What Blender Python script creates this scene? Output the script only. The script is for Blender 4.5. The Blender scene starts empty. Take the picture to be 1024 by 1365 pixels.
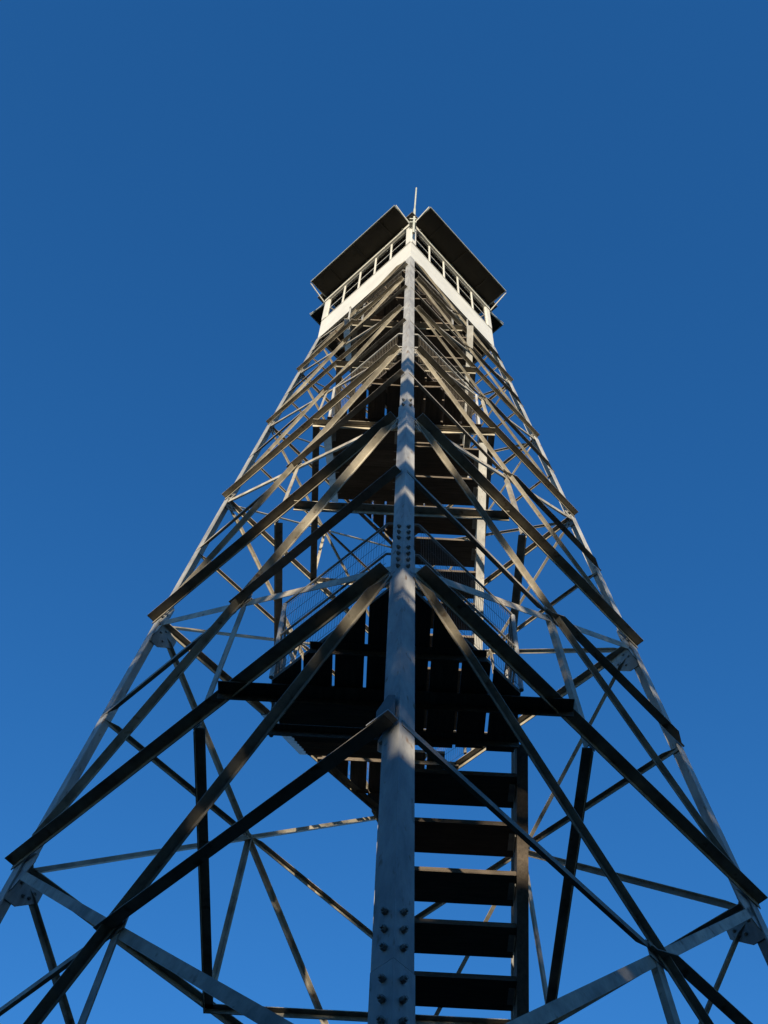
import bpy, math, random
from mathutils import Vector as V, Matrix
random.seed(11)
S = bpy.context.scene
COL = S.collection

# ------------------------------------------------------------------ camera
cam = bpy.data.cameras.new('camera')
cam.sensor_fit = 'VERTICAL'
cam.sensor_height = 24.0
cam.lens = 1675.28 / 1365.0 * 24.0
cam.clip_start = 0.05
cam.clip_end = 6000
camo = bpy.data.objects.new('camera', cam)
COL.objects.link(camo)
YAW, PIT, ROLL = -0.013623, 1.091744, 0.062053
fw = V((math.sin(YAW) * math.cos(PIT), math.cos(YAW) * math.cos(PIT), math.sin(PIT)))
rt = V((math.cos(YAW), -math.sin(YAW), 0))
up = rt.cross(fw)
r2 = rt * math.cos(ROLL) + up * math.sin(ROLL)
u2 = -rt * math.sin(ROLL) + up * math.cos(ROLL)
m3 = Matrix((r2, u2, -fw)).transposed()
camo.matrix_world = Matrix.Translation((-0.095, -7.259, 1.6)) @ m3.to_4x4()
S.camera = camo

# ------------------------------------------------------------------ light
SUN_EL, SUN_OFF = math.radians(10.0), math.radians(-4.0)   # offset from straight behind the camera
w = bpy.data.worlds.new('World')
S.world = w
w.use_nodes = True
nt = w.node_tree
nt.nodes.clear()
sky = nt.nodes.new('ShaderNodeTexSky')
sky.sky_type = 'NISHITA'
sky.sun_disc = False
sky.sun_elevation = SUN_EL
sky.sun_rotation = math.pi + SUN_OFF
sky.air_density = 1.0
sky.dust_density = 0.0
sky.ozone_density = 3.0
gam = nt.nodes.new('ShaderNodeHueSaturation')
gam.inputs['Saturation'].default_value = 1.24
gam.inputs['Hue'].default_value = 0.509
bg = nt.nodes.new('ShaderNodeBackground')
bg.inputs['Strength'].default_value = 0.15
wo = nt.nodes.new('ShaderNodeOutputWorld')
nt.links.new(sky.outputs[0], gam.inputs['Color'])
nt.links.new(gam.outputs[0], bg.inputs['Color'])
nt.links.new(bg.outputs[0], wo.inputs['Surface'])
sl = bpy.data.lights.new('sun', 'SUN')
sl.energy = 5.0
sl.angle = math.radians(0.5)
sl.color = (1.0, 0.85, 0.62)
so = bpy.data.objects.new('sun', sl)
COL.objects.link(so)
sun_from = V((math.sin(SUN_OFF) * math.cos(SUN_EL), -math.cos(SUN_OFF) * math.cos(SUN_EL), math.sin(SUN_EL)))
so.rotation_euler = sun_from.to_track_quat('Z', 'Y').to_euler()
so.location = sun_from * 60
S.view_settings.view_transform = 'Standard'
S.view_settings.look = 'None'
S.view_settings.exposure = 0.85
S.view_settings.gamma = 1.0
S.view_settings.use_curve_mapping = False
S.cycles.max_bounces = 6
S.cycles.transparent_max_bounces = 24

# ------------------------------------------------------------------ materials
def mat(name, c0, c1, scale=6.0, rough=0.6, metal=0.0, bump=0.15, stretch=(1, 1, 1), spots=None, rnd=0.12, spot_lo=0.62, spot_hi=0.72, detail=6):
    m = bpy.data.materials.new(name)
    m.use_nodes = True
    n, l = m.node_tree.nodes, m.node_tree.links
    b = n['Principled BSDF']
    b.inputs['Roughness'].default_value = rough
    b.inputs['Metallic'].default_value = metal
    tc = n.new('ShaderNodeTexCoord')
    mp = n.new('ShaderNodeMapping')
    mp.inputs['Scale'].default_value = stretch
    l.new(tc.outputs['Object'], mp.inputs['Vector'])
    oi = n.new('ShaderNodeObjectInfo')
    add = n.new('ShaderNodeVectorMath'); add.operation = 'ADD'
    mul = n.new('ShaderNodeMath'); mul.operation = 'MULTIPLY'; mul.inputs[1].default_value = 37.0
    l.new(oi.outputs['Random'], mul.inputs[0])
    l.new(mp.outputs[0], add.inputs[0]); l.new(mul.outputs[0], add.inputs[1])
    no = n.new('ShaderNodeTexNoise')
    no.inputs['Scale'].default_value = scale
    no.inputs['Detail'].default_value = detail
    no.inputs['Roughness'].default_value = 0.65
    l.new(add.outputs[0], no.inputs['Vector'])
    cr = n.new('ShaderNodeValToRGB')
    cr.color_ramp.elements[0].position = 0.3
    cr.color_ramp.elements[1].position = 0.7
    cr.color_ramp.elements[0].color = (*c0, 1)
    cr.color_ramp.elements[1].color = (*c1, 1)
    l.new(no.outputs['Fac'], cr.inputs['Fac'])
    out = cr.outputs['Color']
    if spots:
        n2 = n.new('ShaderNodeTexNoise')
        n2.inputs['Scale'].default_value = scale * 2.7
        n2.inputs['Detail'].default_value = 5
        l.new(add.outputs[0], n2.inputs['Vector'])
        mr = n.new('ShaderNodeMapRange')
        mr.inputs[1].default_value = spot_lo; mr.inputs[2].default_value = spot_hi
        l.new(n2.outputs['Fac'], mr.inputs[0])
        mx = n.new('ShaderNodeMixRGB')
        l.new(mr.outputs[0], mx.inputs['Fac'])
        l.new(out, mx.inputs['Color1'])
        mx.inputs['Color2'].default_value = (*spots, 1)
        out = mx.outputs['Color']
    hv = n.new('ShaderNodeHueSaturation')
    mr2 = n.new('ShaderNodeMapRange')
    mr2.inputs[3].default_value = 1 - rnd; mr2.inputs[4].default_value = 1 + rnd
    l.new(oi.outputs['Random'], mr2.inputs[0])
    l.new(mr2.outputs[0], hv.inputs['Value'])
    l.new(out, hv.inputs['Color'])
    l.new(hv.outputs[0], b.inputs['Base Color'])
    if bump:
        bp = n.new('ShaderNodeBump')
        bp.inputs['Strength'].default_value = bump
        bp.inputs['Distance'].default_value = 0.01
        l.new(no.outputs['Fac'], bp.inputs['Height'])
        l.new(bp.outputs[0], b.inputs['Normal'])
    return m

M = {}
M['steel'] = mat('weathered_steel', (.19, .19, .19), (.40, .40, .385), 4, .55, .0, .2, stretch=(2.2, 2.2, .7), spots=(.17, .12, .08), rnd=.18, detail=9)
M['brace'] = mat('weathered_brace_steel', (.13, .115, .09), (.40, .365, .30), 4, .55, .0, .2, spots=(.12, .08, .05), rnd=.28, detail=9)
M['bolt'] = mat('dark_bolt', (.15, .145, .135), (.28, .265, .24), 20, .55, .0, 0)
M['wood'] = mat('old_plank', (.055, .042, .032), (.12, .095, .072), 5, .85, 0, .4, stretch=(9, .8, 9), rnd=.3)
M['treadwood'] = mat('old_tread', (.055, .042, .032), (.12, .095, .072), 5, .85, 0, .4, stretch=(.8, 9, 9), rnd=.3)
M['white'] = mat('white_paint', (.44, .44, .415), (.53, .525, .495), 3, .5, 0, .05, spots=(.5, .46, .38), spot_lo=.66, spot_hi=.8, rnd=.04)
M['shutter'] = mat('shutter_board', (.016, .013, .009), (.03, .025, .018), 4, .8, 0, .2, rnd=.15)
M['edge'] = mat('pale_trim', (.24, .26, .22), (.36, .37, .33), 6, .6, 0, .05)
M['wire'] = mat('wire', (.09, .075, .055), (.15, .125, .09), 20, .7, .0, 0)
M['roof'] = mat('roofing', (.05, .05, .05), (.09, .085, .08), 8, .8, 0, .2)
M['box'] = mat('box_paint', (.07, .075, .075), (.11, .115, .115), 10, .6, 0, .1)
M['concrete'] = mat('concrete', (.25, .24, .22), (.38, .37, .34), 5, .9, 0, .3)
M['ground'] = mat('forest_floor', (.015, .013, .008), (.04, .035, .02), .6, .95, 0, .6, spots=(.02, .03, .01), rnd=0, detail=10)
M['bark'] = mat('bark', (.05, .035, .025), (.11, .085, .065), 6, .95, 0, .6, stretch=(3, 3, .6))
M['needles'] = mat('needles', (.02, .035, .014), (.05, .075, .028), 2, .8, 0, 0)
g = bpy.data.materials.new('window_glass')
g.use_nodes = True
n, l = g.node_tree.nodes, g.node_tree.links
n.clear()
o_ = n.new('ShaderNodeOutputMaterial'); mx = n.new('ShaderNodeMixShader')
tr = n.new('ShaderNodeBsdfTransparent'); tr.inputs[0].default_value = (.72, .76, .78, 1)
gl = n.new('ShaderNodeBsdfGlossy'); gl.inputs['Roughness'].default_value = .06
fr = n.new('ShaderNodeFresnel'); fr.inputs[0].default_value = 1.6
l.new(fr.outputs[0], mx.inputs[0]); l.new(tr.outputs[0], mx.inputs[1]); l.new(gl.outputs[0], mx.inputs[2])
l.new(mx.outputs[0], o_.inputs[0])
M['glass'] = g

# ------------------------------------------------------------------ mesh helpers
WORLD = {}
class MB:
    def __init__(s): s.v = []; s.f = []
    def extrude(s, poly, d):
        "closed polygon (list of Vectors) swept by vector d; n-gon caps"
        k = len(s.v); n = len(poly)
        a = V((0, 0, 0))
        for i in range(n): a += poly[i].cross(poly[(i + 1) % n])
        if a.dot(d) > 0: poly = poly[::-1]
        s.v += [p.copy() for p in poly] + [p + d for p in poly]
        s.f.append(tuple(range(k, k + n)))
        s.f.append(tuple(range(k + 2 * n - 1, k + n - 1, -1)))
        for i in range(n):
            j = (i + 1) % n
            s.f.append((k + j, k + i, k + n + i, k + n + j))
        return s
    def angle(s, p0, p1, u, v, a, b, t):
        "steel angle: heel on the line p0-p1, one leg along u (length a), the other along v (length b)"
        P = [p0, p0 + u * a, p0 + u * a + v * t, p0 + u * t + v * t, p0 + u * t + v * b, p0 + v * b]
        return s.extrude(P, p1 - p0)
    def box(s, c, ax, ay, az, sx, sy, sz):
        P = [c - ax * sx / 2 - ay * sy / 2 - az * sz / 2, c + ax * sx / 2 - ay * sy / 2 - az * sz / 2,
             c + ax * sx / 2 + ay * sy / 2 - az * sz / 2, c - ax * sx / 2 + ay * sy / 2 - az * sz / 2]
        return s.extrude(P, az * sz)
    def bar(s, p0, p1, w_, h_, ref=V((0, 0, 1))):
        d = (p1 - p0).normalized()
        a = d.cross(ref)
        if a.length < 1e-3: a = d.cross(V((0, 1, 0)))
        a.normalize(); b = a.cross(d)
        P = [p0 - a * w_ / 2 - b * h_ / 2, p0 + a * w_ / 2 - b * h_ / 2, p0 + a * w_ / 2 + b * h_ / 2, p0 - a * w_ / 2 + b * h_ / 2]
        return s.extrude(P, p1 - p0)
    def rod(s, p0, p1, r, n=8, r1=None):
        d = (p1 - p0).normalized()
        a = d.orthogonal().normalized(); b = d.cross(a)
        r1 = r if r1 is None else r1
        k = len(s.v)
        for (p, q) in ((p0, r), (p1, r1)):
            for i in range(n):
                t = 2 * math.pi * i / n
                s.v.append(p + a * (q * math.cos(t)) + b * (q * math.sin(t)))
        for i in range(n):
            j = (i + 1) % n
            s.f.append((k + i, k + j, k + n + j, k + n + i))
        s.f.append(tuple(k + i for i in reversed(range(n)))); s.f.append(tuple(k + n + i for i in range(n)))
        return s
    def build(s, name, m, parent=None, kind=None, origin=None):
        me = bpy.data.meshes.new(name)
        if origin is None:
            origin = V((0, 0, 0))
            for p in s.v: origin += p
            origin /= len(s.v)
        me.from_pydata([p - origin for p in s.v], [], s.f)
        me.materials.append(M[m]); me.update()
        return link(name, me, origin, parent, kind)

def link(name, data, origin, parent=None, kind=None):
    o = bpy.data.objects.new(name, data)
    COL.objects.link(o)
    WORLD[o.name] = V(origin)
    if parent:
        o.parent = parent
        o.location = V(origin) - WORLD[parent.name]
    else: o.location = origin
    if kind: o['kind'] = kind
    return o
def tag(o, label, cat, group=None):
    o['label'] = label; o['category'] = cat
    if group: o['group'] = group
    return o
def thing(name, loc, label, cat, group=None):
    return tag(link(name, None, V(loc)), label, cat, group)

X, Y, Z = V((1, 0, 0)), V((0, 1, 0)), V((0, 0, 1))

# ------------------------------------------------------------------ ground
gm = MB()
N = 24
R0 = [0, 2, 5, 10, 20, 40, 90, 250, 900, 3500]
for r in R0:
    for i in range(N):
        t = 2 * math.pi * i / N
        gm.v.append(V((r * math.cos(t), r * math.sin(t), -0.02 - (random.uniform(0, .12) if r > 6 else 0))))
for k in range(len(R0) - 1):
    for i in range(N):
        j = (i + 1) % N
        gm.f.append((k * N + i, (k + 1) * N + i, (k + 1) * N + j, k * N + j))
gm.build('ground', 'ground', None, 'structure', V((0, 0, 0)))

# ------------------------------------------------------------------ tower frame
K = 0.114085
LV = {'base': 0.0, '0': 4.55, 'A': 9.12, 'B': 12.797, 'C': 15.668, 'D': 18.067, 'E': 20.183, 'T': 21.80}
ORD = ['base', '0', 'A', 'B', 'C', 'D', 'E', 'T']
def dd(z): return 1.506 + K * (21.871 - z)
CD = {'N': V((0, -1, 0)), 'R': V((1, 0, 0)), 'F': V((0, 1, 0)), 'L': V((-1, 0, 0))}
def P(c, z): return CD[c] * dd(z) + Z * z
FACES = [('L', 'N'), ('N', 'R'), ('R', 'F'), ('F', 'L')]   # (left, right) seen from outside
tower = thing('lookout_tower', (0, 0, 0), 'tall four-legged fire lookout tower frame of riveted grey steel angles and cross braces', 'lookout tower')

def fnorm(a, b):
    p, q, r = P(a, 5), P(b, 5), P(a, 15)
    nn = (q - p).cross(r - p).normalized()
    if nn.dot(CD[a] + CD[b]) < 0: nn = -nn
    return nn
FN = {f: fnorm(*f) for f in FACES}
def fdir(f): return (CD[f[1]] - CD[f[0]]).normalized()

bolt_mesh = None
def bolt(p, nrm, parent, r=0.016):
    global bolt_mesh
    if bolt_mesh is None:
        b = MB().rod(V((0, 0, 0)), V((0, 0, .018)), .016, 6)
        b.rod(V((0, 0, .018)), V((0, 0, .028)), .009, 6)
        bolt_mesh = bpy.data.meshes.new('bolt')
        bolt_mesh.from_pydata(b.v, [], b.f); bolt_mesh.materials.append(M['bolt'])
    o = link('bolt', bolt_mesh, p, parent)
    o.rotation_euler = nrm.to_track_quat('Z', 'Y').to_euler()
    return o

# legs: outward-cornered angles in lapped sections with splice bolts
SECT = [('base', 5.20, .128, .014), (5.20, 9.55, .122, .013), (9.55, 13.2, .112, .012), (13.2, 'T', .10, .010)]
for c in 'NRFL':
    fl = [f for f in FACES if c in f]
    for i, (z0, z1, a, t) in enumerate(SECT):
        z0 = LV.get(z0, z0); z1 = LV.get(z1, z1)
        us = []
        for f in fl:
            other = f[0] if f[1] == c else f[1]
            us.append((CD[other] - CD[c]).normalized())
        lap = 0.0 if i == 0 else 0.002
        lo = P(c, z0 + lap); hi = P(c, z1)
        leg = MB().angle(lo, hi, us[0], us[1], a, a, t).build('leg', 'steel', tower)
        if c == 'N' or i < 2:
            for f, u in zip(fl, us):
                nn = FN[f]
                zs = []
                if i > 0: zs += [z0 + q for q in (.09, .20, .31)]
                if i < 3: zs += [z1 - q for q in (.09, .20, .31, .42)]
                if c != 'N': zs = zs[:3]
                zs = [q for q in zs if q < 12 or abs(q - 13.2) < .15]
                for z in zs:
                    for off in (.05, ):
                        bolt(P(c, z) + u * off * (1 if z < 7 else .8) + nn * .001, nn, leg)
    # inner splice plates
for c in 'NRFL':
    ft = MB().box(V((CD[c].x * 3.98, CD[c].y * 3.98, .12)), X, Y, Z, .7, .7, .5)
    ft.build('footing', 'concrete', tower)

def gusset(f, c, z, w_, h_, name='gusset_plate', inward=.016, bolts=False, shift=0):
    "plate behind the leg flange on face f at corner c, clipped corners"
    u = fdir(f) if f[0] == c else -fdir(f)
    nn = FN[f]
    sl_ = (P(c, z + 1) - P(c, z)).normalized()
    p = P(c, z + shift) - nn * inward
    poly = [p - sl_ * h_ / 2 + u * .01, p - sl_ * h_ * .5 + u * w_ * .5, p - sl_ * h_ * .12 + u * w_, p + sl_ * h_ * .18 + u * w_,
            p + sl_ * h_ * .5 + u * w_ * .45, p + sl_ * h_ / 2 + u * .01]
    m = MB().extrude(poly, -nn * .009)
    if not bolts:
        for a, b in ((.5, .22), (.55, -.2), (.8, 0), (.35, .05)):
            q = p + u * w_ * a + sl_ * h_ * b
            m.rod(q, q + nn * .018, .013, 6); m.rod(q - nn * .009, q - nn * .026, .013, 6)
    o = m.build(name, 'steel', tower)
    if bolts:
        for a, b in ((.5, .22), (.55, -.2), (.8, 0), (.35, .05), (.72, -.16), (.74, .17)):
            q = p + u * w_ * a + sl_ * h_ * b
            bolt(q - nn * .009, -nn, o)
    return o

def brace(name, p0, p1, nn, flat, outl, side, edge, t=.007, off=0.0, cope=True):
    """angle in a face: leg 'flat' lies in the face, leg 'outl' stands off it outward (side=+1) or inward (side=-1);
    edge=+1 puts the standing leg on the upper edge of the flat one"""
    d = (p1 - p0).normalized()
    wv = nn.cross(d).normalized()
    if wv.z < 0: wv = -wv
    nn2 = d.cross(wv).normalized()
    if nn2.dot(nn) < 0: nn2 = -nn2
    h = wv * edge * flat / 2
    ln = (p1 - p0).length
    cp = cope if ln > .5 else 0
    secs = [(0, .22), (.05, .25), (.17, 1), (ln - .17, 1), (ln - .05, .25), (ln, .22)] if cp else [(0, 1), (ln, 1)]
    m = MB()
    uu, vv = -wv * edge, nn2 * side
    for t_, k in secs:
        o = p0 + h + nn * off + d * t_
        b_ = max(outl * k, t * 1.05)
        m.v += [o, o + uu * flat, o + uu * flat + vv * t, o + uu * t + vv * t, o + uu * t + vv * b_, o + vv * b_]
    flip = uu.cross(vv).dot(d) > 0
    fs = [tuple(range(5, -1, -1)), tuple(range(len(m.v) - 6, len(m.v)))]
    for i in range(len(secs) - 1):
        for j in range(6):
            q = (j + 1) % 6
            fs.append((i * 6 + j, i * 6 + q, i * 6 + 6 + q, i * 6 + 6 + j))
    m.f = fs if flip else [tuple(reversed(f_)) for f_ in fs]
    return m.build(name, 'brace', tower)

for li in range(len(ORD)):
    l1 = ORD[li]; z1 = LV[l1]
    sc = 1.0 if z1 < 13 else (.80 if z1 < 17 else .58)
    for f in FACES:
        a, b = f; nn = FN[f]; u = fdir(f)
        near = f in (('L', 'N'), ('N', 'R'))
        if l1 not in ('base', 'T'):
            # horizontal girt: flange outward along its top edge
            ins = {c: (.125 if c == 'N' else ((-.025 if z1 < 13 else .03) if near else .06)) for c in f}
            p0, p1 = P(a, z1) + u * ins[a], P(b, z1) - u * ins[b]
            gw = (.098 if near else .07) * sc
            brace('girt', p0, p1, nn, .062 * sc, gw, 1 if near else -1, 1, .008, .004 if near else -.014, cope=False)
            for c in f:
                big = c in 'LR' and l1 in '0AB'
                gusset(f, c, z1 - (.13 if big else .03), (.31 if big else .24) * sc, (.40 if big else .26) * sc, bolts=(c in 'LR' and l1 == 'A'))
        if li == 0: continue
        l0 = ORD[li - 1]; z0 = LV[l0]
        wa, wb = dd(z0), dd(z1)
        t = wa / (wa + wb); zm = z0 + t * (z1 - z0)
        def inset0(c, z): return P(c, z) + u * (.03 if c == f[0] else -.03)
        def inset(c, z): return P(c, z) + u * (e if c == f[0] else -e)
        e = .115
        A0, A1, B0, B1 = inset(a, z0 + .02), inset(a, z1 - .06), inset(b, z0 + .02), inset(b, z1 - .06)
        xc = (P(a, zm) + P(b, zm)) / 2
        s1 = .072 * sc
        A0i, A1i, B0i, B1i = inset0(a, z0 + .02), inset0(a, z1 - .06), inset0(b, z0 + .02), inset0(b, z1 - .06)
        if f == ('L', 'N'):
            brace('diagonal_brace', B1, A0, nn, .05 * sc, s1, 1, 1, .007, .003)      # upper right to lower left, flange out
            brace('diagonal_brace', A1i, B0i, nn, s1, .05 * sc, -1, 1, .007, -.016)    # flat face out
        elif f == ('N', 'R'):
            brace('diagonal_brace', B1i, A0i, nn, s1 * 1.05, .05 * sc, -1, 1, .007, -.016)
            brace('diagonal_brace', A1, B0, nn, .046 * sc, .052 * sc, 1, 1, .007, .003)
        else:
            brace('diagonal_brace', B1, A0, nn, .052 * sc, .045 * sc, -1, 1, .006, -.004)
            brace('diagonal_brace', A1, B0, nn, .052 * sc, .045 * sc, -1, -1, .006, -.014)
        if l1 != 'T' and l0 != 'base' or l1 == 'T':
            # mid strut in two halves
            ea = {c: (.03 if c == 'N' and f == ('L', 'N') else .02) for c in f}
            pa, pb = P(a, zm) + u * ea[a], P(b, zm) - u * ea[b]
            if near:
                brace('strut', pa, xc + u * .02, nn, .05 * sc, .046 * sc, -1, 1, .006, .004)
                brace('strut', xc - u * .10, pb, nn, .045 * sc, .078 * sc, 1, -1, .007, .012, cope=f != ('L', 'N'))
                if f == ('L', 'N'): pass
            else:
                brace('strut', pa, xc + u * .02, nn, .045 * sc, .045 * sc, -1, 1, .006, -.02)
                brace('strut', xc - u * .06, pb, nn, .045 * sc, .045 * sc, -1, 1, .006, -.006)
        # plate at the crossing, hanger down to the girt
        pl = MB().box(xc - nn * .01, u, nn.cross(u).normalized(), nn, .17 * sc, .13 * sc, .008)
        for dx in (-.05, .05):
            q = xc + u * dx * sc; pl.rod(q - nn * .022, q + nn * .014, .012, 6)
        pl.build('crossing_plate', 'steel', tower)
        if l0 != 'base' and l1 in 'ABCD':
            gm_ = (P(a, z0) + P(b, z0)) / 2
            d = (gm_ - xc).normalized()
            MB().angle(xc + d * .03 - nn * .012 - u * .03, gm_ - nn * .012 - u * .03, u, -nn, (.075 if near else .05) * sc, .045 * sc, .007).build('hanger', 'brace', tower)
    # plan bracing diamond between girt midpoints
    if l1 not in ('base', 'T', '0') or l1 == '0':
        if l1 in ('base', 'T'): continue
        mids = [(P(f[0], z1) + P(f[1], z1)) / 2 + FN[f] * .0 - Z * .012 for f in FACES]
        nls = {'A': -1.78, 'B': -1.44}.get(l1)
        for i in range(4):
            q0, q1 = mids[i].copy(), mids[(i + 1) % 4].copy()
            if i == 0 and nls is not None:
                hx = dd(z1) + nls - .02 if l1 == 'B' else dd(z1) + nls + .12
                q0, q1 = V((-hx, nls, z1 + .012)), V((hx, nls, z1 + .012))
            d = (q1 - q0).normalized()
            inn = V((-d.y, d.x, 0))
            fl_ = -1 if i == 0 else 1
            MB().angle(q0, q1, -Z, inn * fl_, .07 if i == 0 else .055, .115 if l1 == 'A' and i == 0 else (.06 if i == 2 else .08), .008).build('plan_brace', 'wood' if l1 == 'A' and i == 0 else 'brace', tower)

gusset(('L', 'N'), 'N', 6.95, .17, .34)
# splice plate of the strut on the near leg, seen dark on its left flange
f = ('L', 'N'); nn = FN[f]; u = -fdir(f)
sl_ = (P('N', 8) - P('N', 7)).normalized()
zq = 7.02
q = P('N', zq) + nn * .02 + u * .015
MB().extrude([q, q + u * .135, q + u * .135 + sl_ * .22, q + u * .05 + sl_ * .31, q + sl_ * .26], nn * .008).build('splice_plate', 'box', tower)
MB().box(q + u * .06 - sl_ * .01 + nn * .035, u, sl_, nn, .16, .012, .08).build('splice_angle', 'steel', tower)

# ------------------------------------------------------------------ landings
LAND = [  # level, corner sign (-1 near, +1 far), inner edge y, label
    ('0', 1, 1.95, 'lowest wooden stair landing in the far corner at the foot of the lowest flight'),
    ('A', -1, -1.36, 'large dark plank landing in the near corner, lowest of those beside the near leg'),
    ('B', 1, 1.60, 'dark plank landing in the far corner seen low beside the left of the near leg'),
    ('C', -1, -1.05, 'plank landing with brown wire mesh around it behind the upper near leg'),
    ('D', 1, 1.10, 'small dark plank landing in the far corner above the large near landing'),
    ('E', -1, -.84, 'topmost plank landing in the near corner just under the white cab'),
]
HW = .92
def lpoly(l, s, yi):
    z = LV[l]; d = dd(z) - (.13 if s < 0 else .06)
    hw = min(HW, d - abs(yi) - .02)
    return z, d, hw
for l, s, yi, lab in LAND:
    z, d, hw = lpoly(l, s, yi)
    zt = z + .05
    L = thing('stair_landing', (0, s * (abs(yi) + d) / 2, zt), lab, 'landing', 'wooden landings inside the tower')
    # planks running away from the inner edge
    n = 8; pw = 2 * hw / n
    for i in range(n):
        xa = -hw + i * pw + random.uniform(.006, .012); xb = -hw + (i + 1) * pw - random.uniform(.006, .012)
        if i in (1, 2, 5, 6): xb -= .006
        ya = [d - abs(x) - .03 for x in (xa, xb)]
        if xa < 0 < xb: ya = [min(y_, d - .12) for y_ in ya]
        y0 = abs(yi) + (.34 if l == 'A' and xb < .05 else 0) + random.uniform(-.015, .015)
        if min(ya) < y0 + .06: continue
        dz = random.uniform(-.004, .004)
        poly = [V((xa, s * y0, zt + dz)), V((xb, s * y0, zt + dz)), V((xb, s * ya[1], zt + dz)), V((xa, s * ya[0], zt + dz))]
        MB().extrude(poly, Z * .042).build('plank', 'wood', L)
    # bearers below
    for yb in (abs(yi) + .09, (abs(yi) + d) / 2 + .1):
        hx = min(hw + .02, d - yb)
        if hx < .15: continue
        MB().angle(V((-hx, s * yb, zt - .002)), V((hx, s * yb, zt - .002)), -Z, Y * s, .07, .06, .007).build('bearer', 'wood', L)
    # railing
    zr = zt + .042
    pts = [V((-hw, s * abs(yi), zr)), V((-hw, s * (d - hw - .02), zr)), V((-.12, s * (d - .16), zr)), V((.12, s * (d - .16), zr)), V((hw, s * (d - hw - .02), zr)), V((hw, s * abs(yi), zr))]
    for i, p in enumerate(pts):
        if i in (2, 3): continue
        MB().rod(p, p + Z * 1.02, .009 if i in (2, 3) else .018, 8).build('rail_post', 'steel', L)
    for h in (1.03, .55):
        r = MB()
        for p, q in zip(pts[:-1], pts[1:]):
            if (q - p).length > .05: r.rod(p + Z * h, q + Z * h, .010, 8)
        r.build('rail', 'steel', L)
    ms = MB()
    for p, q in zip(pts[:-1], pts[1:]):
        ln = (q - p).length
        if ln < .3: continue
        dr = (q - p) / ln
        k = int(ln / .027)
        for i in range(1, k):
            c = p + dr * (ln * i / k)
            ms.bar(c + Z * .03, c + Z * 1.0, .0022, .0022)
        for i in range(6):
            zz = .03 + i * .19
            ms.bar(p + Z * zz, q + Z * zz, .0024, .0024)
    ms.build('wire_mesh', 'wire', L, 'stuff')

# ------------------------------------------------------------------ stairs
def land_top(l): return LV[l] + .092
LI = {l: (s, yi) for l, s, yi, _ in LAND}
FLIGHTS = [  # y0,z0 -> y1,z1, right side?
    ((-1.3, .0), (1.95, land_top('0')), 0, 'wooden stair flight rising from the ground to the lowest landing'),
    ((1.95, land_top('0')), (-1.36, land_top('A')), 1, 'lowest wooden stair flight in view, dark treads right of the near leg'),
    ((-1.68, land_top('A')), (1.60, land_top('B')), 0, 'edge-on wooden stair flight behind the large near landing, left of the near leg'),
    ((1.60, land_top('B')), (-1.05, land_top('C')), 1, 'wooden stair flight with sunlit tread edges and stringer above the large near landing'),
    ((-1.05, land_top('C')), (1.10, land_top('D')), 0, 'dark wooden stair flight left of the near leg above the middle of the tower'),
    ((1.10, land_top('D')), (-.84, land_top('E')), 1, 'high wooden stair flight right of the near leg below the cab'),
    ((-.84, land_top('E')), (.45, 21.84), 0, 'topmost short stair flight leading up into the cab floor'),
]
for (y0, z0), (y1, z1), right, lab in FLIGHTS:
    xl, xr = (.04, .93) if right else (-.90, -.05)
    T = thing('stair_flight', ((xl + xr) / 2, (y0 + y1) / 2, z0), lab, 'stairs', 'wooden stair flights inside the tower')
    n = round((z1 - z0) / .28)
    d = V((0, y1 - y0, z1 - z0)); dn = d.normalized()
    perp = V((0, -dn.z, dn.y)) if dn.y > 0 else V((0, dn.z, -dn.y))   # upward normal of the flight
    if perp.z < 0: perp = -perp
    for x, ui in ((xl, X), (xr, -X)):
        a = V((x, y0, z0)); b = V((x, y1, z1))
        m = MB()
        # channel stringer: web plus two flanges turned out
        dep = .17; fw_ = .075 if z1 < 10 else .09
        lo = -perp * dep * .62
        out = -ui
        m.extrude([a + lo, a + lo + ui * .007, a + lo + ui * .007 + perp * dep, a + lo + perp * dep], d)
        for h in (0, dep - .007):
            m.extrude([a + lo + perp * h, a + lo + perp * h + out * fw_, a + lo + perp * (h + .007) + out * fw_, a + lo + perp * (h + .007)], d)
        m.build('stringer', 'wood' if z1 < 10 else 'steel', T)  # lower stringers get the dark plank colour as painted-in shade, upper ones plain steel
    wd = xr - xl - .02
    me = None; cm = {}
    sgn = 1 if y1 > y0 else -1
    for i in range(1, n):
        q = V(((xl + xr) / 2, y0 + (y1 - y0) * i / n, z0 + (z1 - z0) * i / n + .035))
        if me is None:
            o = MB().box(q, X, Y, Z, wd, .295 if z1 < 10 else .355, .042).build('tread', 'treadwood', T, origin=q)
            me = o.data
        else:
            o = link('tread', me, q + V((0, random.uniform(-.006, .006), random.uniform(-.003, .003))), T)
        for sx in (-1, 1):
            p = o.matrix_basis.translation + WORLD[T.name] + V((sx * (wd / 2 - .002), 0, -.0215))
            if cm.get(sx) is None:
                cm[sx] = MB().angle(p - Y * .08, p + Y * .08, -Z, -X * sx, .035, .045, .005).build('cleat', 'steel', o, origin=p).data
            else: link('cleat', cm[sx], p, o)
    # handrail on the outer side
    xo = xr + .035 if right else xl - .035
    hr = MB()
    off = Z * .9
    hr.rod(V((xo, y0 + (y1 - y0) * .06, z0 + (z1 - z0) * .06)) + off, V((xo, y0 + (y1 - y0) * .94, z0 + (z1 - z0) * .94)) + off, .017, 8)
    hr.build('handrail', 'steel', T)
    for k in (.08, .5, .92):
        p = V((xo, y0 + (y1 - y0) * k, z0 + (z1 - z0) * k))
        MB().rod(p - Z * .05, p + off, .015, 8).build('rail_post', 'steel', T)

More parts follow.
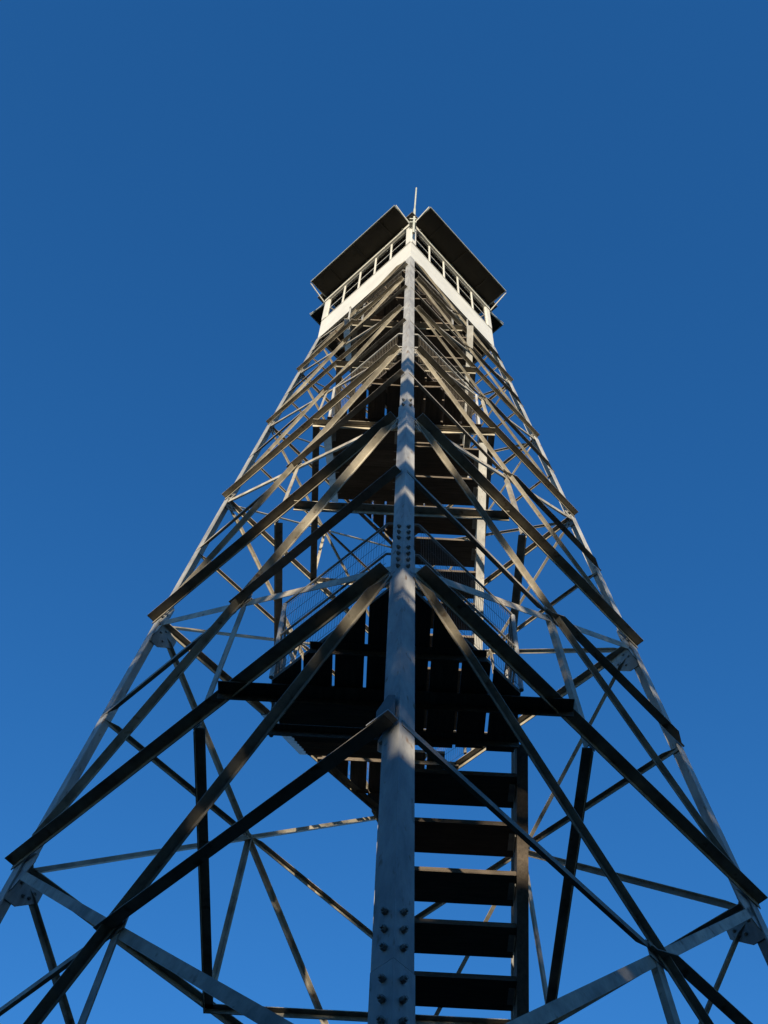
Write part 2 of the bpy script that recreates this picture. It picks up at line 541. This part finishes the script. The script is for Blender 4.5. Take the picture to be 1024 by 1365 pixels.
# ------------------------------------------------------------------ cab
ZB, ZS, ZW, ZH = 21.80, 22.70, 23.78, 23.93      # floor, sill, window head, header top
cabo = thing('lookout_cab', (0, 0, ZB), 'white square lookout cab on top of the tower with propped-open dark shutters', 'lookout cab')
HD = 1.50
def C(c, z, d=HD): return CD[c] * d + Z * z
side = HD * math.sqrt(2)
# floor of planks
fl = MB()
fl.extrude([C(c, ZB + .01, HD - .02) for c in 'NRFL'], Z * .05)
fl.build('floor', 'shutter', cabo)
for k in range(5):
    t = -.8 + k * .4
    u = fdir(('L', 'N')); nn = (CD['L'] + CD['N']).normalized()
    c0 = u * t + Z * (ZB - .05)
    MB().box(c0, u, nn, Z, .05, side - .12, .115).build('floor_joist', 'wood', cabo)
for f in FACES:
    a, b = f
    u = (CD[b] - CD[a]).normalized(); nn = (CD[a] + CD[b]).normalized()
    ctr = (C(a, 0) + C(b, 0)) / 2
    wl = MB().box(ctr - nn * .02 + Z * (ZB + ZS) / 2, u, nn, Z, side - .004, .04, ZS - ZB).build('wall_panel', 'white', cabo)
    MB().box(ctr - nn * .014 + Z * (ZS + .006), u, nn, Z, side - .01, .042, .02).build('sill', 'white', wl)
    # header in three lengths with small dark joints
    h = MB()
    for t0, t1 in ((-.5, -.21), (-.205, .2), (.206, .5)):
        h.box(ctr + u * side * (t0 + t1) / 2 - nn * .0 + Z * (ZW + ZH) / 2, u, nn, Z, side * (t1 - t0), .05, ZH - ZW)
    h.build('header', 'white', cabo)
    for t in (-.41, 0, .41):
        MB().box(ctr + u * side * t + nn * .03 + Z * (ZH - .01), u, nn, Z, .035, .03, .07).build('hinge', 'box', cabo)
    # corner boards
    for t in (-1, 1):
        MB().box(ctr + u * t * (side / 2 - .06) - nn * .012 + Z * (ZS + ZW) / 2, u, nn, Z, .10, .05, ZW - ZS - .05).build('corner_board', 'white', cabo)
    # five windows
    n = 5; w0 = (side - .22) / n
    for i in range(n):
        c = ctr + u * (-(side - .22) / 2 + w0 * (i + .5)) - nn * .02
        fm = MB()
        zc = (ZS + ZW) / 2 + .012; hh = ZW - ZS - .04
        for t in (-1, 1):
            fm.box(c + u * t * (w0 / 2 - .010) + Z * zc, u, nn, Z, .014, .016, hh)
        for t, th in ((-1, .02), (1, .02)):
            fm.box(c + Z * (zc + t * (hh / 2 - .012)), u, nn, Z, w0 - .034, .016, th)
        fm.box(c + Z * (zc - .02), u, nn, Z, w0 - .034, .014, .024)
        wn = fm.build('window', 'white', cabo)
        for t in (-1, 1):
            MB().box(c + Z * (zc - .02 + t * (hh / 4)), u, nn, Z, w0 - .038, .006, hh / 2 - .045).build('pane', 'glass', wn)
        if i < n - 1:
            MB().box(c + u * (w0 / 2) + nn * .014 + Z * (zc), u, nn, Z, .018, .010, hh - .06).build('mullion', 'white', cabo)
    # propped shutter: one long board panel with pale edge trim and struts
    zs = ZH + .045
    d0, d1 = .02, .42
    half = side / 2 - .04
    o = ctr + Z * zs
    sh = None
    kk = 4
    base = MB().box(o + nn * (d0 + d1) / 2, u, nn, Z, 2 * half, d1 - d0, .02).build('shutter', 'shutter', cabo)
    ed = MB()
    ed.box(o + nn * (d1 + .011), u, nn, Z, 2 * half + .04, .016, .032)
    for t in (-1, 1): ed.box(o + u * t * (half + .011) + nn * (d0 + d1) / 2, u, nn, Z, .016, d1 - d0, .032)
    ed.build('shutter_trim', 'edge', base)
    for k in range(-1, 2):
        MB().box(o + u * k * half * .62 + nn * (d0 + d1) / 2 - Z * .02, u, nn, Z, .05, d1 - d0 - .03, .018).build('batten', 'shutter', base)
    for t in (-1, 1):
        p = ctr + u * t * (side / 2 - .0) + nn * .03
        MB().rod(p + Z * (ZW - .05), p + nn * (d1 - .03) + Z * (zs - .01), .011, 6).build('prop_rod', 'white', base)
# ceiling and low hip roof with a small overhang
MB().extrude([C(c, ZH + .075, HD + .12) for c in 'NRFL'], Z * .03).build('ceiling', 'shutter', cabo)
rm = MB()
rm.v = [C(c, ZH + .11, HD + .17) for c in 'NRFL'] + [C(c, ZH + .16, HD + .17) for c in 'NRFL'] + [V((0, 0, ZH + .95))]
rm.f = [(3, 2, 1, 0)] + [(i, (i + 1) % 4, 4 + (i + 1) % 4, 4 + i) for i in range(4)] + [(4 + i, 4 + (i + 1) % 4, 8) for i in range(4)]
rm.build('roof', 'roof', cabo)
# mast on the near corner
mast = thing('lightning_mast', (.035, -1.58, 22.95), 'thin pale metal mast standing on the near corner of the white cab', 'mast')
MB().rod(V((.035, -1.585, 22.95)), V((.045, -1.585, 24.6)), .022, 10).build('lower_tube', 'edge', mast)
MB().rod(V((.045, -1.585, 24.58)), V((.066, -1.59, 26.27)), .015, 10).build('upper_tube', 'edge', mast)
for zz in (23.62, 23.85):
    MB().box(V((.02, -1.555, zz)), X, Y, Z, .12, .1, .05).build('clamp', 'edge', mast)

# ------------------------------------------------------------------ spruces behind the photographer (their shade falls on the tower)
def spruce(h, seed, whorl=0):
    rr = random.Random(seed)
    tk = MB().rod(V((0, 0, -.1)), V((0, 0, h * .97)), .012 * h, 8, .015)
    fo = MB()
    z = .05 * h
    while z < h * .985:
        fr_ = 1 - z / h
        opn = whorl and z > h * .34
        rad = .20 * h * fr_ ** .8 + .12
        nb = 26 if opn else max(5, int(10 * fr_ + 5))
        if opn: rad *= 1.25
        a0 = rr.uniform(0, 6.28)
        for i in range(nb):
            a = a0 + 6.283 * i / nb + rr.uniform(-.25, .25)
            rl = rad * rr.uniform(.7, 1.12)
            dr = V((math.cos(a), math.sin(a), -.05 if opn else -.28 + .3 * (1 - fr_)))
            sd = V((-math.sin(a), math.cos(a), 0))
            p0 = V((0, 0, z + (rr.uniform(-.26, .14) * min(1, whorl / .6) if opn else rr.uniform(-.08, .08))))
            ns = max(3, int(rl / .15))
            fo.bar(p0, p0 + dr * rl, .02, .02)
            for k in range(1, ns + 1):
                q = p0 + dr * (rl * k / ns)
                for sg in (-1, 1):
                    tl = (.18 + .32 * rl * (1 - k / ns)) * rr.uniform(.7, 1.2)
                    e_ = q + sd * sg * tl + dr * tl * .55 + Z * (rr.uniform(-.07, .03) if opn else rr.uniform(-.16, .0))
                    nrm = V((rr.uniform(-.7, .7), rr.uniform(-.7, .7), 1))
                    ac = (e_ - q).cross(nrm).normalized() * (rr.uniform(.1, .17) if opn else rr.uniform(.14, .24))
                    b0 = len(fo.v)
                    mid = q.lerp(e_, .5)
                    fo.v += [q, mid + ac, e_, mid - ac]
                    fo.f.append((b0, b0 + 1, b0 + 2, b0 + 3))
        z += whorl * rr.uniform(.75, 1.25) if opn else .16 + .16 * fr_ * rr.uniform(.8, 1.2)
    return tk, fo
PROTO = [spruce(20.5, 1), spruce(18.5, 2), spruce(13.9, 3, .68), spruce(13.2, 4, .60)]
TREES = [  # x, y, kind, width scale, height scale
    (-9.2, -18.0, 1, .62, .72), (-7.4, -17.2, 0, .56, .68), (-5.9, -17.6, 1, .60, .77), (-4.4, -16.9, 0, .55, .70), (-2.95, -17.5, 1, .60, .76),
    (-1.05, -17.0, 2, 1.0, 1.27), (.85, -17.5, 1, .60, .77), (2.3, -16.9, 0, .55, .70), (3.8, -17.5, 1, .60, .77), (5.3, -17.1, 0, .55, .68), (6.9, -18.0, 1, .62, .74),
    (-8.2, -20.5, 0, .56, .66), (-6.6, -20.2, 1, .58, .72), (-5.1, -20.6, 0, .56, .68), (-3.7, -20.2, 1, .58, .71), (-2.3, -21.0, 0, .50, .50), (-.6, -20.6, 1, .52, .52),
    (.9, -21.0, 0, .52, .56), (2.2, -20.4, 1, .58, .72), (3.7, -20.7, 0, .56, .68), (5.2, -20.3, 1, .58, .72), (-3.1, -14.4, 1, .42, .45), (-1.75, -14.8, 0, .40, .40), (-.45, -14.5, 1, .42, .42), (.8, -14.8, 0, .40, .40), (.2, -15.7, 1, .42, .40), (-1.1, -15.6, 1, .42, .40), (2.2, -14.5, 1, .42, .44), (-1.5, -24.0, 1, .56, .56), (.3, -24.0, 0, .54, .52)]
rg = random.Random(5)
for i in range(34):
    a = math.radians(-64 + 308 * i / 33) 
    r_ = 27 + rg.uniform(-3, 5)
    TREES.append((r_ * math.cos(a), r_ * math.sin(a), i % 2, rg.uniform(.6, .75), rg.uniform(.6, .8)))
cache = {}
for i, (x, y, k, s_, hs) in enumerate(TREES):
    t = thing('spruce_tree', (x, y, 0), 'tall dark green spruce in the dense row facing the near leg of the tower' if i < 31 else 'dark green spruce in the ring of forest around the tower clearing', 'tree', 'spruces facing the near leg' if i < 31 else 'spruces round the clearing')
    if k not in cache:
        tk, fo = PROTO[k]
        a = tk.build('trunk', 'bark', t, origin=V((x, y, 0))); b = fo.build('crown', 'needles', t, origin=V((x, y, 0)))
        for o in (a, b):
            for q in o.data.vertices: q.co += V((x, y, 0))
        cache[k] = (a.data, b.data)
    else:
        for nm, me in zip(('trunk', 'crown'), cache[k]): link(nm, me, V((x, y, 0)), t)
    t.rotation_euler.z = i * 1.3
    t.scale = (s_, s_, hs) if k == 2 or hs < .6 else (s_ * 1.2, s_ * 1.2, hs * 1.26)
